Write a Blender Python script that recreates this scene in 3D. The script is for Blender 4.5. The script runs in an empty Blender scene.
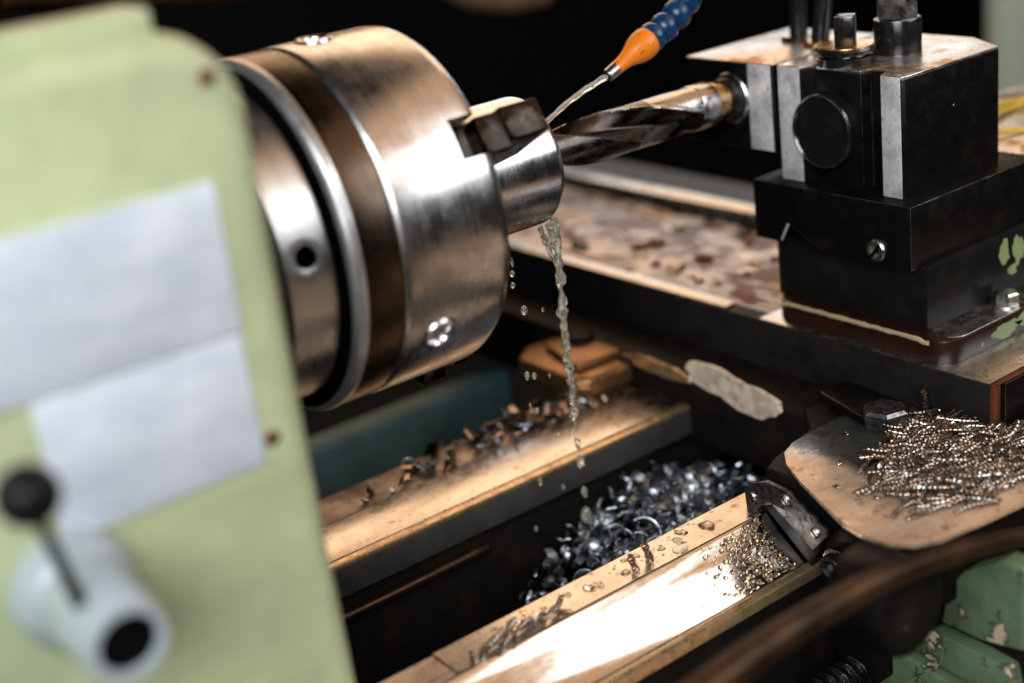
import bpy, bmesh, math, random
from mathutils import Vector as V, Matrix, Euler
from mathutils import noise as mnoise
random.seed(7)
PI = math.pi
sc = bpy.context.scene
col = sc.collection
CM = 0.01                      # everything below is written in centimetres; x along the spindle, y away from the operator, z up

# ------------------------------------------------------------------ geometry helpers
class MB:
    def __init__(s): s.bm = bmesh.new()
    def _merge(s, t):
        me = bpy.data.meshes.new('tmp'); t.to_mesh(me); t.free(); s.bm.from_mesh(me); bpy.data.meshes.remove(me)
    def box(s, x0, x1, y0, y1, z0, z1, bev=0.08, seg=2, rot=None, piv=None):
        t = bmesh.new(); bmesh.ops.create_cube(t, size=1)
        for v in t.verts:
            v.co = V(((x0+x1)/2+v.co.x*(x1-x0), (y0+y1)/2+v.co.y*(y1-y0), (z0+z1)/2+v.co.z*(z1-z0)))
        if bev: bmesh.ops.bevel(t, geom=t.edges[:], offset=bev, segments=seg, profile=0.5, affect='EDGES')
        if rot is not None:
            p = V(piv) if piv else V(((x0+x1)/2, (y0+y1)/2, (z0+z1)/2)); M = rot.to_matrix()
            for v in t.verts: v.co = p + M @ (v.co-p)
        s._merge(t); return s
    def lathe(s, o, d, prof, seg=64, caps=True):
        o = V(o); d = V(d).normalized()
        a = d.orthogonal().normalized(); b = d.cross(a)
        t = bmesh.new(); rings = []
        for (h, r) in prof:
            c = o+d*h
            if r < 1e-6: rings.append([t.verts.new(c)])
            else: rings.append([t.verts.new(c+(a*math.cos(2*PI*i/seg)+b*math.sin(2*PI*i/seg))*r) for i in range(seg)])
        for A, B in zip(rings, rings[1:]):
            for i in range(seg):
                j = (i+1) % seg
                if len(A) == 1 and len(B) == 1: continue
                if len(A) == 1: t.faces.new((A[0], B[j], B[i]))
                elif len(B) == 1: t.faces.new((A[i], A[j], B[0]))
                else: t.faces.new((A[i], A[j], B[j], B[i]))
        if caps:
            if len(rings[0]) > 1: t.faces.new(rings[0][::-1])
            if len(rings[-1]) > 1: t.faces.new(rings[-1])
        bmesh.ops.recalc_face_normals(t, faces=t.faces[:])
        s._merge(t); return s
    def cyl(s, p0, p1, r, bev=0.05, seg=48):
        p0 = V(p0); p1 = V(p1); L = (p1-p0).length
        if bev: return s.lathe(p0, p1-p0, [(0, r-bev), (bev*.3, r-bev*.3), (bev, r), (L-bev, r), (L-bev*.3, r-bev*.3), (L, r-bev)], seg)
        return s.lathe(p0, p1-p0, [(0, r), (L, r)], seg)
    def prism(s, pts, plane, a0, a1, bev=0.0, seg=2):
        t = bmesh.new()
        def mk(u, v, w): return {'xy': (u, v, w), 'xz': (u, w, v), 'yz': (w, u, v)}[plane]
        A = [t.verts.new(mk(u, v, a0)) for u, v in pts]; B = [t.verts.new(mk(u, v, a1)) for u, v in pts]
        n = len(pts); t.faces.new(A); t.faces.new(B)
        for i in range(n): t.faces.new((A[i], A[(i+1) % n], B[(i+1) % n], B[i]))
        bmesh.ops.recalc_face_normals(t, faces=t.faces[:])
        if bev: bmesh.ops.bevel(t, geom=t.edges[:], offset=bev, segments=seg, profile=0.5, affect='EDGES')
        s._merge(t); return s
    def tube(s, pts, rad, seg=16, caps=True, flat=1.0):
        pts = [V(p) for p in pts]; n = len(pts)
        if not hasattr(rad, '__len__'): rad = [rad]*n
        t = bmesh.new(); rings = []; a = None
        for i in range(n):
            d = (pts[min(i+1, n-1)]-pts[max(i-1, 0)]).normalized()
            a = d.orthogonal().normalized() if a is None else (a-d*a.dot(d)).normalized()
            b = d.cross(a)
            rings.append([t.verts.new(pts[i]+(a*math.cos(2*PI*k/seg)+b*math.sin(2*PI*k/seg)*flat)*rad[i]) for k in range(seg)])
        for A, B in zip(rings, rings[1:]):
            for k in range(seg): t.faces.new((A[k], A[(k+1) % seg], B[(k+1) % seg], B[k]))
        if caps: t.faces.new(rings[0][::-1]); t.faces.new(rings[-1])
        bmesh.ops.recalc_face_normals(t, faces=t.faces[:])
        s._merge(t); return s
    def ball(s, c, r, sub=3, scale=(1, 1, 1), rot=None):
        t = bmesh.new(); bmesh.ops.create_icosphere(t, subdivisions=sub, radius=r)
        M = (rot or Euler((0, 0, 0))).to_matrix()
        for v in t.verts: v.co = V(c)+M @ V((v.co.x*scale[0], v.co.y*scale[1], v.co.z*scale[2]))
        s._merge(t); return s
    def jitter(s, amp, freq, keep=None):
        for v in s.bm.verts:
            n = mnoise.noise_vector(v.co*freq); v.co += n*amp
        return s

world_loc = {}
def tag(o, label=None, cat=None, group=None, kind=None):
    if label: o['label'] = label
    if cat: o['category'] = cat
    if group: o['group'] = group
    if kind: o['kind'] = kind
    return o
def build(name, mb, mat, parent=None, base=None, angle=35, smooth=True):
    bm = mb.bm
    if parent is not None: w = world_loc[parent.name]
    elif base is not None: w = V(base)
    else:
        xs = [v.co.x for v in bm.verts]; ys = [v.co.y for v in bm.verts]; zs = [v.co.z for v in bm.verts]
        w = V(((min(xs)+max(xs))/2, (min(ys)+max(ys))/2, min(zs)))
    for v in bm.verts: v.co = (v.co-w)*CM
    me = bpy.data.meshes.new(name); bm.to_mesh(me); bm.free()
    if smooth:
        for p in me.polygons: p.use_smooth = True
        me.set_sharp_from_angle(angle=math.radians(angle))
    if mat: me.materials.append(mat)
    o = bpy.data.objects.new(name, me); col.objects.link(o)
    if parent is not None: o.parent = parent
    else: o.location = w*CM
    world_loc[o.name] = w.copy()
    return o
def thing(name, label, cat, loc, group=None):
    o = bpy.data.objects.new(name, None); col.objects.link(o); o.location = V(loc)*CM
    o.empty_display_size = .02; world_loc[o.name] = V(loc)
    return tag(o, label, cat, group)
def cut(o, mb):
    """carve the closed shapes of mb (world cm) out of object o"""
    w = world_loc[o.name]
    for v in mb.bm.verts: v.co = (v.co-w)*CM
    bmesh.ops.recalc_face_normals(mb.bm, faces=mb.bm.faces[:])
    me = bpy.data.meshes.new('cutter'); mb.bm.to_mesh(me); mb.bm.free()
    c = bpy.data.objects.new('cutter', me); col.objects.link(c); c.parent = o.parent
    if o.parent is None: c.location = o.location
    md = o.modifiers.new('b', 'BOOLEAN'); md.object = c; md.operation = 'DIFFERENCE'; md.solver = 'EXACT'
    bpy.context.view_layer.update()
    dg = bpy.context.evaluated_depsgraph_get()
    nm = bpy.data.meshes.new_from_object(o.evaluated_get(dg))
    o.modifiers.clear(); old = o.data; o.data = nm; bpy.data.meshes.remove(old)
    bpy.data.objects.remove(c); bpy.data.meshes.remove(me)
    for p in nm.polygons: p.use_smooth = True
    nm.set_sharp_from_angle(angle=math.radians(30))

# ------------------------------------------------------------------ material helpers
class NT:
    def __init__(s, name):
        s.m = bpy.data.materials.new(name); s.m.use_nodes = True; s.t = s.m.node_tree
        s.b = s.t.nodes['Principled BSDF']; s.L = s.t.links.new
        s.tc = s.t.nodes.new('ShaderNodeTexCoord')
    def vec(s, scale=(1, 1, 1)):
        mp = s.t.nodes.new('ShaderNodeMapping')
        mp.inputs['Scale'].default_value = [100*k for k in scale]     # scale is per centimetre
        s.L(s.tc.outputs['Object'], mp.inputs['Vector']); return mp.outputs[0]
    def noise(s, scale, detail=4, vs=(1, 1, 1), rough=.55, dist=0):
        n = s.t.nodes.new('ShaderNodeTexNoise'); n.inputs['Scale'].default_value = scale
        n.inputs['Detail'].default_value = detail; n.inputs['Roughness'].default_value = rough; n.inputs['Distortion'].default_value = dist
        s.L(s.vec(vs), n.inputs['Vector']); return n.outputs['Fac']
    def voro(s, scale, vs=(1, 1, 1), feature='F1'):
        n = s.t.nodes.new('ShaderNodeTexVoronoi'); n.inputs['Scale'].default_value = scale; n.feature = feature
        s.L(s.vec(vs), n.inputs['Vector']); return n.outputs['Distance']
    def rng(s, f, a, b, c=0., d=1.):
        n = s.t.nodes.new('ShaderNodeMapRange')
        for k, x in zip(('From Min', 'From Max', 'To Min', 'To Max'), (a, b, c, d)): n.inputs[k].default_value = x
        s.L(f, n.inputs['Value']); return n.outputs[0]
    def mix(s, f, a, b):
        n = s.t.nodes.new('ShaderNodeMix'); n.data_type = 'RGBA'
        if isinstance(f, float): n.inputs[0].default_value = f
        else: s.L(f, n.inputs[0])
        for i, x in ((6, a), (7, b)):
            if hasattr(x, 'is_linked'): s.L(x, n.inputs[i])
            else: n.inputs[i].default_value = (*x, 1)
        return n.outputs[2]
    def math(s, op, a, b):
        n = s.t.nodes.new('ShaderNodeMath'); n.operation = op
        for i, x in enumerate((a, b)):
            if hasattr(x, 'is_linked'): s.L(x, n.inputs[i])
            else: n.inputs[i].default_value = x
        return n.outputs[0]
    def bump(s, h, strength=.2, dist=.0005):
        n = s.t.nodes.new('ShaderNodeBump'); n.inputs['Strength'].default_value = strength; n.inputs['Distance'].default_value = dist
        s.L(h, n.inputs['Height']); s.L(n.outputs[0], s.b.inputs['Normal']); return n
    def set(s, **k):
        for a, x in k.items():
            i = s.b.inputs[a.replace('_', ' ')]
            if hasattr(x, 'is_linked'): s.L(x, i)
            elif isinstance(x, tuple): i.default_value = (*x, 1) if len(x) == 3 else x
            else: i.default_value = x
        return s

def metal(name, c, rough=.3, c2=None, stain=(.5, .7), sscale=.25, grain=(1, 1, 1), gscale=6., bump=.08, pits=0, metallic=1.0, rvar=.12, aniso=0):
    n = NT(name)
    g = n.noise(gscale, 3, grain)
    colr = n.mix(n.rng(g, .3, .7), tuple(x*.86 for x in c), c)
    st = n.noise(sscale, 7, rough=.65)
    if c2:
        f = n.rng(st, *stain); colr = n.mix(f, colr, c2)
    r = n.rng(n.noise(sscale*2.3, 5), .3, .7, rough-rvar, rough+rvar)
    r = n.math('ADD', r, n.rng(g, .3, .7, -.05, .05))
    h = g
    if pits:
        p = n.rng(n.noise(pits, 2), .60, .72)
        colr = n.mix(n.math('MULTIPLY', p, .75), colr, tuple(x*.3 for x in c))
        h = n.math('SUBTRACT', g, p)
    n.set(Base_Color=colr, Metallic=metallic, Roughness=r)
    if aniso: n.set(Anisotropic=aniso)
    n.bump(h, bump); return n.m
def turned(name, c, rough=.25, c2=None, stain=(.5, .75)):
    """lathe-turned steel: fine rings round the x axis"""
    n = NT(name)
    g = n.noise(1., 5, (9, .02, .02), rough=.8)
    g2 = n.noise(1., 3, (1.1, .1, .1))
    s_ = n.noise(.35, 7, rough=.7)
    colr = n.mix(n.rng(g2, .35, .65), tuple(x*.85 for x in c), c)
    if c2: colr = n.mix(n.rng(s_, *stain), colr, c2)
    r = n.math('ADD', n.rng(g, .3, .7, rough-.07, rough+.07), n.rng(s_, .35, .7, -.05, .12))
    n.set(Base_Color=colr, Metallic=1., Roughness=r); n.bump(g, .12, .0004); return n.m
def paint(name, c, chip=(.12, .1, .08), under=None, rough=.38, chips=(.66, .69), cscale=.5, grime=None, gr=(.45, .8)):
    n = NT(name)
    a = n.noise(.10, 6, rough=.6); colr = n.mix(n.rng(a, .36, .64), tuple(x*.80 for x in c), tuple(min(1, x*1.1) for x in c))
    if grime: colr = n.mix(n.math('MULTIPLY', n.rng(n.noise(.3, 8, rough=.7), *gr), .75), colr, grime)
    f = n.noise(cscale, 8, rough=.62)
    if under: colr = n.mix(n.rng(f, chips[0]-.035, chips[0]-.03), colr, under)
    colr = n.mix(n.rng(f, *chips), colr, chip)
    n.set(Base_Color=colr, Roughness=n.rng(n.noise(.8, 5), .3, .7, rough-.1, rough+.15))
    h = n.math('SUBTRACT', n.noise(2.2, 4), n.rng(f, chips[0]-.03, chips[0], 0, 2))
    n.bump(h, .15, .0008); return n.m
def plain(name, c, rough=.5, metallic=0., bump=.1, bs=4, **k):
    n = NT(name); g = n.noise(bs, 4)
    n.set(Base_Color=n.mix(n.rng(g, .3, .7), tuple(x*.75 for x in c), c), Roughness=n.rng(n.noise(.7, 5), .3, .7, max(0.02, rough-.1), rough+.1), Metallic=metallic, **k)
    n.bump(g, bump); return n.m

M = {}
M['green'] = paint('mint paint', (.47, .53, .31), (.28, .10, .06), (.6, .55, .42), .42, (.74, .75), .4, (.30, .33, .20), (.5, .85))
M['apron'] = paint('chipped green paint', (.125, .185, .105), (.5, .42, .28), (.05, .06, .04), .4, (.60, .605), .42, (.02, .03, .02), (.42, .8))
n = NT('label aluminium'); n.set(Base_Color=n.mix(n.rng(n.noise(.28, 7, (1, 1, 2.2), .7), .38, .64), (.56, .62, .70), (.70, .75, .82)), Roughness=n.rng(n.noise(.5, 6), .35, .65, .3, .55), Metallic=.15); n.bump(n.noise(.35, 4), .35, .002); M['label'] = n.m
M['chuck'] = turned('chuck steel', (.70, .69, .68), .24, (.36, .29, .24), (.52, .8))
M['ring'] = turned('browned ring steel', (.13, .095, .068), .27, (.06, .042, .03))
M['backplate'] = turned('backplate steel', (.66, .66, .65), .3)
M['bar'] = turned('polished bar', (.74, .74, .77), .2)
M['jaw'] = metal('jaw steel', (.03, .026, .023), .22, (.11, .075, .05), (.5, .75), .5, gscale=4)
M['steel'] = metal('ground steel', (.6, .59, .57), .3, (.3, .25, .2), (.55, .8), .5, gscale=8, pits=2.2)
M['land'] = metal('ground land', (.82, .82, .82), .4, (.42, .41, .40), (.45, .7), .5, (4, 4, .7), 3, pits=3.0, metallic=.35)
M['top'] = metal('ground top with brown patches', (.56, .55, .54), .3, (.30, .15, .055), (.50, .56), .22, gscale=8, pits=2.0, metallic=.85)  # brown patches scattered over grey steel by noise
M['rail'] = metal('slideway steel', (.72, .66, .60), .28, (.5, .39, .29), (.5, .85), .3, (.25, 3, 3), 3, .06, pits=1.6, rvar=.05)
M['vway'] = metal('polished slideway', (.74, .69, .64), .11, (.56, .44, .33), (.55, .85), .25, (.2, 4, 4), 3, .05, rvar=.04)
M['black'] = metal('black oxide steel', (.0035, .0033, .0033), .36, (.012, .009, .007), (.52, .8), .5, gscale=5, pits=0, metallic=.0)
M['blackgloss'] = metal('oiled black steel', (.008, .008, .009), .2, (.02, .016, .014), (.5, .8), .6, gscale=5, metallic=.1)
M['slide'] = metal('dark oily casting', (.018, .016, .015), .4, (.007, .006, .006), (.4, .7), .35, gscale=3, metallic=.1, bump=.15)
M['cast'] = metal('dark cast iron', (.006, .005, .0045), .5, (.016, .010, .007), (.5, .8), .3, gscale=3, metallic=.0, bump=.3)
M['wiper'] = metal('worn grey steel plate', (.26, .26, .27), .36, (.07, .07, .07), (.5, .68), 1.3, gscale=4, pits=2.5, bump=.2)
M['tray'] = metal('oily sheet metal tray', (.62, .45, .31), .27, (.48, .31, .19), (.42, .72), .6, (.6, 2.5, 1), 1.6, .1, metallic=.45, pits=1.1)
M['brass'] = metal('brass washer', (.62, .36, .13), .28, (.3, .15, .05), (.5, .8), .8)
M['bronze'] = metal('bronze sleeve', (.5, .32, .16), .3, (.2, .13, .07), (.5, .8), .8)
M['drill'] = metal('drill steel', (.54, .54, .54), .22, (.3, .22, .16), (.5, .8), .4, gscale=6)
M['land_dark'] = metal('dark reflecting land', (.10, .092, .086), .26, (.07, .06, .055), (.45, .75), .5, bump=.03)  # darker copy of the drill steel, a dull reflection put into its colour
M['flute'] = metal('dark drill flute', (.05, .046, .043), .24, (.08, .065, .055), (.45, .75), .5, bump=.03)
M['warm_block'] = metal('block in warm reflected tone', (.30, .16, .07), .36, (.12, .06, .03), (.5, .8), .5, metallic=.8)  # the block's warm reflection is put into its base colour
M['blueplastic'] = plain('blue plastic', (.004, .04, .115), .25, 0, .06)
M['orange'] = NT('orange plastic')
_n = M['orange']; _n.set(Base_Color=_n.mix(_n.rng(_n.noise(1.6, 6, (1, 1, 1), .7, 1.2), .60, .66), (.74, .19, .008), (.09, .03, .008)), Roughness=.35); _n.bump(_n.noise(5, 3), .08); M['orange'] = _n.m
M['knob'] = plain('black bakelite', (.003, .003, .0035), .45, Specular_IOR_Level=.2)
M['hub'] = metal('grey painted hub', (.44, .50, .53), .38, (.30, .36, .38), metallic=.2, gscale=4)
M['recess_shade'] = plain('black recess shade', (.003, .003, .003), .7, Specular_IOR_Level=.03)  # near-black colour puts shade into holes, slots and recessed faces
M['teal'] = paint('teal paint', (.10, .20, .21), (.05, .05, .05), None, .6, (.7, .74), .3, (.03, .05, .05), (.4, .8))
M['brownbar'] = metal('oil browned bar', (.075, .036, .015), .42, (.016, .009, .005), (.40, .62), .22, (.35, 1, 1), 1.4, metallic=.75)
M['curl'] = metal('bright spiral swarf', (.46, .42, .38), .26, (.30, .19, .12), (.46, .6), .9, gscale=5)
M['chip'] = metal('blue grey chip', (.50, .54, .60), .42, (.10, .12, .145), (.42, .6), .8, gscale=2)
M['chipwarm'] = metal('browned chip', (.55, .42, .32), .35, (.12, .10, .09), (.45, .62), .7, gscale=2)
M['chipdark'] = metal('burnt chip', (.06, .055, .055), .35, (.2, .14, .1), (.5, .7), .7)
M['yellow'] = plain('yellow plastic', (.62, .40, .06), .4)
M['wall'] = plain('dark workshop wall', (.010, .009, .008), .9)
M['floor'] = plain('dark workshop floor', (.02, .018, .016), .8)
M['cabinet'] = plain('grey green cabinet paint', (.60, .66, .54), .5)
M['tube'] = metal('far pipe', (.34, .19, .12), .4, (.10, .05, .035), (.45, .7), .15, metallic=.4)
n = NT('coolant'); n.set(Base_Color=(.97, .97, .84), Roughness=.03, IOR=1.36, Transmission_Weight=.9, Specular_IOR_Level=.6); n.bump(n.noise(3, 3), .25, .001); M['coolant'] = n.m
n = NT('coolant drop'); n.set(Base_Color=(.97, .93, .84), Roughness=.02, IOR=1.36, Transmission_Weight=1.); M['drop'] = n.m
n = NT('amber coolant bead'); n.set(Base_Color=(1., .88, .70), Roughness=.03, IOR=1.36, Transmission_Weight=1.); M['bead'] = n.m
# dark reflection of the compound slide, painted into the tray's inner corner colour
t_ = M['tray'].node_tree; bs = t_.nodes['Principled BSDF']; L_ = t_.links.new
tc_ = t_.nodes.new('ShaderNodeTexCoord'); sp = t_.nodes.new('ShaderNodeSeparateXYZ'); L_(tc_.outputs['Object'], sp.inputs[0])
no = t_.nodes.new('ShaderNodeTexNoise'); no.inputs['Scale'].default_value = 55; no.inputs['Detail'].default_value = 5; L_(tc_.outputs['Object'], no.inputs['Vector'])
def reflection_edge(sock, lo, hi):
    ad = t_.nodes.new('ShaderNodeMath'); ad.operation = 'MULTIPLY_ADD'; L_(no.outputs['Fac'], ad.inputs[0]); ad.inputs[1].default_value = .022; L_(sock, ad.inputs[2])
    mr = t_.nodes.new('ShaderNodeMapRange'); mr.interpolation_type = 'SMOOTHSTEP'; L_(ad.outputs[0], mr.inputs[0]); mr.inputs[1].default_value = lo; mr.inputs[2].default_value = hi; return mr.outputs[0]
mu = t_.nodes.new('ShaderNodeMath'); mu.operation = 'MULTIPLY'; L_(reflection_edge(sp.outputs['X'], -.052, -.036), mu.inputs[0]); L_(reflection_edge(sp.outputs['Y'], .024, .034), mu.inputs[1])
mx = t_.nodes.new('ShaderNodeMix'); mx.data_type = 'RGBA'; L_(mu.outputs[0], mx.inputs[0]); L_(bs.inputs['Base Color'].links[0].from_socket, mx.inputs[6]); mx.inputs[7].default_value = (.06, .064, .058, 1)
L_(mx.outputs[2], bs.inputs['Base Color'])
# cross slide top: scraped steel smeared with dried red and brown paint and dirt
n = NT('smeared slide top')
a = n.noise(.22, 8, (1, .6, 1), .68, .8); b = n.noise(.28, 8, (1, .55, 1), .68, 1.); e = n.noise(.2, 6, (1, .3, 1), .6)
c = n.mix(n.rng(a, .44, .52), (.60, .58, .57), (.46, .40, .37)); c = n.mix(n.rng(e, .56, .62), c, (.42, .27, .12)); c = n.mix(n.rng(b, .51, .555), c, (.09, .022, .018)); c = n.mix(n.rng(n.noise(.33, 7), .58, .62), c, (.03, .018, .02))
n.set(Base_Color=c, Metallic=n.rng(a, .42, .5, .8, .2), Roughness=.42); n.bump(b, .3); M['smear'] = n.m
# flange with red-brown primer worn to bare metal along its top edge
n = NT('red brown flange paint')
z = n.t.nodes.new('ShaderNodeSeparateXYZ'); n.L(n.tc.outputs['Object'], z.inputs[0])
c = n.mix(n.rng(n.noise(.6, 6), .4, .7), (.022, .006, .004), (.009, .004, .003))
n.set(Base_Color=c, Roughness=.28); n.bump(n.noise(1.5, 5), .25); M['flange'] = n.m
n = NT('black slide with green flakes')
c = n.mix(n.rng(n.noise(.6, 6), .4, .7), (.006, .0058, .0055), (.011, .01, .009))
n.set(Base_Color=c, Metallic=.0, Roughness=.36); n.bump(n.noise(3, 4), .12); M['flake'] = n.m
n = NT('cream putty'); c = n.mix(n.rng(n.noise(1.2, 6), .4, .7), (.62, .53, .40), (.36, .25, .18)); n.set(Base_Color=c, Roughness=.6); n.bump(n.noise(2, 5), .3); M['cream'] = n.m
M['oilgrey'] = metal('oily grey iron', (.055, .052, .05), .45, (.03, .027, .025), (.4, .7), .3, gscale=3, metallic=.2)
M['shelf'] = metal('grimy shelf', (.34, .25, .18), .4, (.10, .07, .05), (.42, .62), .5, gscale=3, metallic=.5, pits=1.2)
M['satin'] = metal('satin steel edge', (.6, .6, .6), .36, metallic=.85)
M['tan'] = plain('bare primer edge', (.44, .33, .19), .5)
M['gold'] = metal('worn bare edge', (.60, .44, .26), .3, (.3, .2, .1), (.5, .7), .9, metallic=.8)
M['rust'] = metal('rusty joint', (.17, .05, .016), .42, (.06, .02, .009), (.45, .7), .6, metallic=.35)

for k_ in ('black', 'slide', 'cast', 'flake'): M[k_].node_tree.nodes['Principled BSDF'].inputs['Specular IOR Level'].default_value = .14

for k_, base_, lim in (('black', (.42, .40, .38), .95), ('blackgloss', (.4, .38, .36), .93)):
    m_ = M[k_]; t_ = m_.node_tree; bs = t_.nodes['Principled BSDF']
    bv = t_.nodes.new('ShaderNodeBevel'); bv.samples = 6; bv.inputs['Radius'].default_value = .001
    ge = t_.nodes.new('ShaderNodeNewGeometry'); dp = t_.nodes.new('ShaderNodeVectorMath'); dp.operation = 'DOT_PRODUCT'
    t_.links.new(bv.outputs[0], dp.inputs[0]); t_.links.new(ge.outputs['Normal'], dp.inputs[1])
    tc_ = t_.nodes.new('ShaderNodeTexCoord'); no = t_.nodes.new('ShaderNodeTexNoise'); no.inputs['Scale'].default_value = 70; no.inputs['Detail'].default_value = 5
    t_.links.new(tc_.outputs['Object'], no.inputs['Vector'])
    ad = t_.nodes.new('ShaderNodeMath'); ad.operation = 'MULTIPLY_ADD'; ad.inputs[1].default_value = -.22; t_.links.new(no.outputs['Fac'], ad.inputs[0]); ad.inputs[2].default_value = 1.03
    df = t_.nodes.new('ShaderNodeMath'); df.operation = 'LESS_THAN'; t_.links.new(dp.outputs['Value'], df.inputs[0]); t_.links.new(ad.outputs[0], df.inputs[1])
    mu = t_.nodes.new('ShaderNodeMath'); mu.operation = 'MULTIPLY'; mu.inputs[1].default_value = 1.; t_.links.new(df.outputs[0], mu.inputs[0])
    old = bs.inputs['Base Color'].links[0].from_socket; mx = t_.nodes.new('ShaderNodeMix'); mx.data_type = 'RGBA'
    t_.links.new(mu.outputs[0], mx.inputs[0]); t_.links.new(old, mx.inputs[6]); mx.inputs[7].default_value = (*base_, 1); t_.links.new(mx.outputs[2], bs.inputs['Base Color'])
    t_.links.new(mu.outputs[0], bs.inputs['Metallic'])

# ------------------------------------------------------------------ headstock
hs = thing('headstock', 'mint green painted headstock of the lathe with two blank pale label plates', 'headstock', (10, -10, -24))
b = MB()
b.prism([(-12, -24), (24.4, -24), (24.2, -6), (24.3, 11.7), (23.3, 13.5), (21.3, 14.5), (-12, 14.3)], 'xz', -18, -13.5, bev=1.25, seg=6)
build('body', b, M['green'], hs)
b = MB(); b.box(-12, 22.5, -14.0, 12, -24, 9.5, .4); build('rear_casing', b, M['cast'], hs)
b = MB(); b.box(-12, 21.4, -16.7, -14.2, 14.0, 15.3, .22, 3); build('top_cover', b, M['green'], hs)
b = MB(); b.box(3, 21.9, -18.17, -18.003, 2.22, 8.5, .05); build('label_plate', b, M['label'], hs)
b = MB(); b.box(12.9, 21.75, -18.15, -18.003, -3.75, 2.12, .05); build('label_plate', b, M['label'], hs)
for (x, z) in ((22.25, -2.85), (22.55, 12.45)):
    b = MB(); b.lathe((x, -17.95, z), (0, -1, 0), [(0, .36), (.1, .36), (.18, .26), (.2, 0)], 20); build('rivet', b, M['rust'], hs)
b = MB(); b.lathe((12.7, -17.9, -5.7), (0, -1, 0), [(0, 2.5), (.6, 2.45), (1.2, 2.2), (1.6, 1.85), (5.4, 1.68), (5.8, 1.6), (6.0, 1.48), (6.0, 1.2), (5.9, 1.15), (3.6, 1.1), (3.6, 0)], 56, caps=False)
hub = build('lever_hub', b, M['hub'], hs)
b = MB(); b.lathe((12.7, -23.6, -5.7), (0, -1, 0), [(0, 1.13), (.02, 1.13), (.02, 0)], 40, caps=False); build('bore_shade', b, M['recess_shade'], hub)  # black disc painted in for the shade inside the hub
b = MB(); b.tube([(11.9, -22.1, -5.0), (11.5, -22.4, -2.6), (10.75, -23.4, .9)], [.3, .25, .22], 14); lv = build('lever', b, M['knob'], hs)
b = MB(); b.ball((10.7, -23.6, 1.1), 1.15, 3); build('knob', b, M['knob'], lv)

# ------------------------------------------------------------------ chuck, bar, drill
ch = thing('lathe_chuck', 'big round three jaw steel chuck clamping a shiny bar', 'chuck', (36, 0, -10))
b = MB(); b.lathe((0, 0, 0), (1, 0, 0), [(34.65, 9.0), (34.65, 9.82), (34.82, 9.98), (34.9, 10), (40.7, 10), (41.1, 9.93), (41.35, 9.75), (41.45, 9.5), (41.45, 4.3), (35, 4.3)], 160, caps=False)
body = build('body', b, M['chuck'], ch, angle=28)
def polar(th, r, x): a = math.radians(th); return V((x, -r*math.cos(a), r*math.sin(a)))
JAWS = (29, -91, 149)
c = MB()
for th in JAWS:
    a = math.radians(th); q = V((0, -math.cos(a), math.sin(a))); u = V((0, math.sin(a), math.cos(a)))
    t = bmesh.new(); bmesh.ops.create_cube(t, size=1)
    for v in t.verts: v.co = V((40.7, 0, 0))+V((1, 0, 0))*(v.co.x*2.4)+q*(7.8+v.co.y*5)+u*(v.co.z*2.3)
    c._merge(t)
cut(body, c)
c = MB()
for th in (-31, 89, 209):
    c.cyl(polar(th, 9.75, 36.9), polar(th, 11, 36.9), 1.1, 0, 40)
cut(body, c)
b = MB(); b.lathe((0, 0, 0), (1, 0, 0), [(32.0, 8.2), (32.0, 9.5), (32.3, 9.9), (32.4, 9.93), (34.45, 9.93), (34.62, 9.8), (34.62, 9.0)], 160, caps=False); build('ring', b, M['ring'], ch)
b = MB(); b.lathe((0, 0, 0), (1, 0, 0), [(31.58, 9.55), (31.6, 9.62), (31.86, 9.9), (32.1, 9.97), (32.42, 9.9)], 160, caps=False); build('chamfer', b, M['satin'], ch)
b = MB(); b.lathe((0, 0, 0), (1, 0, 0), [(31.70, 8.0), (31.6, 9.56)], 128, caps=False); build('rear_face', b, M['recess_shade'], ch)  # rear face painted black for the shade in the gap
b = MB(); b.lathe((0, 0, 0), (1, 0, 0), [(28.5, 5), (28.5, 8.6), (28.7, 8.8), (31.25, 8.8), (31.4, 8.7), (31.4, 6)], 128, caps=False); bp = build('backplate', b, M['backplate'], ch)
c = MB(); c.cyl(polar(8, 7.4, 29.9), polar(8, 10.1, 29.9), .62, 0, 40); cut(bp, c)
b = MB(); q = polar(8, 1, 0); b.lathe(polar(8, 7.5, 29.9), q, [(0, 0), (0, .6), (1.18, .6)], 40, caps=False); build('bolt_hole', b, M['recess_shade'], bp)
b = MB(); b.lathe(polar(8, 8.5, 29.9), q, [(.1, .62), (.28, .63), (.305, .75), (.30, .98), (.2, 1.02)], 48, caps=False); build('hole_rim', b, M['backplate'], bp)
b = MB(); b.cyl((23, 0, 0), (28.6, 0, 0), 5.2, .1, 64); build('spindle_nose', b, M['backplate'], ch)
for th in (-31, 89, 209):
    q = polar(th, 1, 0)
    b = MB(); b.lathe(polar(th, 9.4, 36.9), q, [(0, 1.08), (.55, 1.08), (.72, .98), (.74, .80), (.6, .68), (.2, .62), (-.5, .6)], 48, caps=False); ks = build('key_socket', b, M['bar'], ch)
    b = MB(); b.box(-.52, .52, -.52, .52, -.5, .06, 0); R_ = V((0, 0, 1)).rotation_difference(q).to_matrix()
    for v in b.bm.verts: v.co = polar(th, 9.4, 36.9)+R_ @ v.co
    build('square_hole', b, M['recess_shade'], ks)
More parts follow.
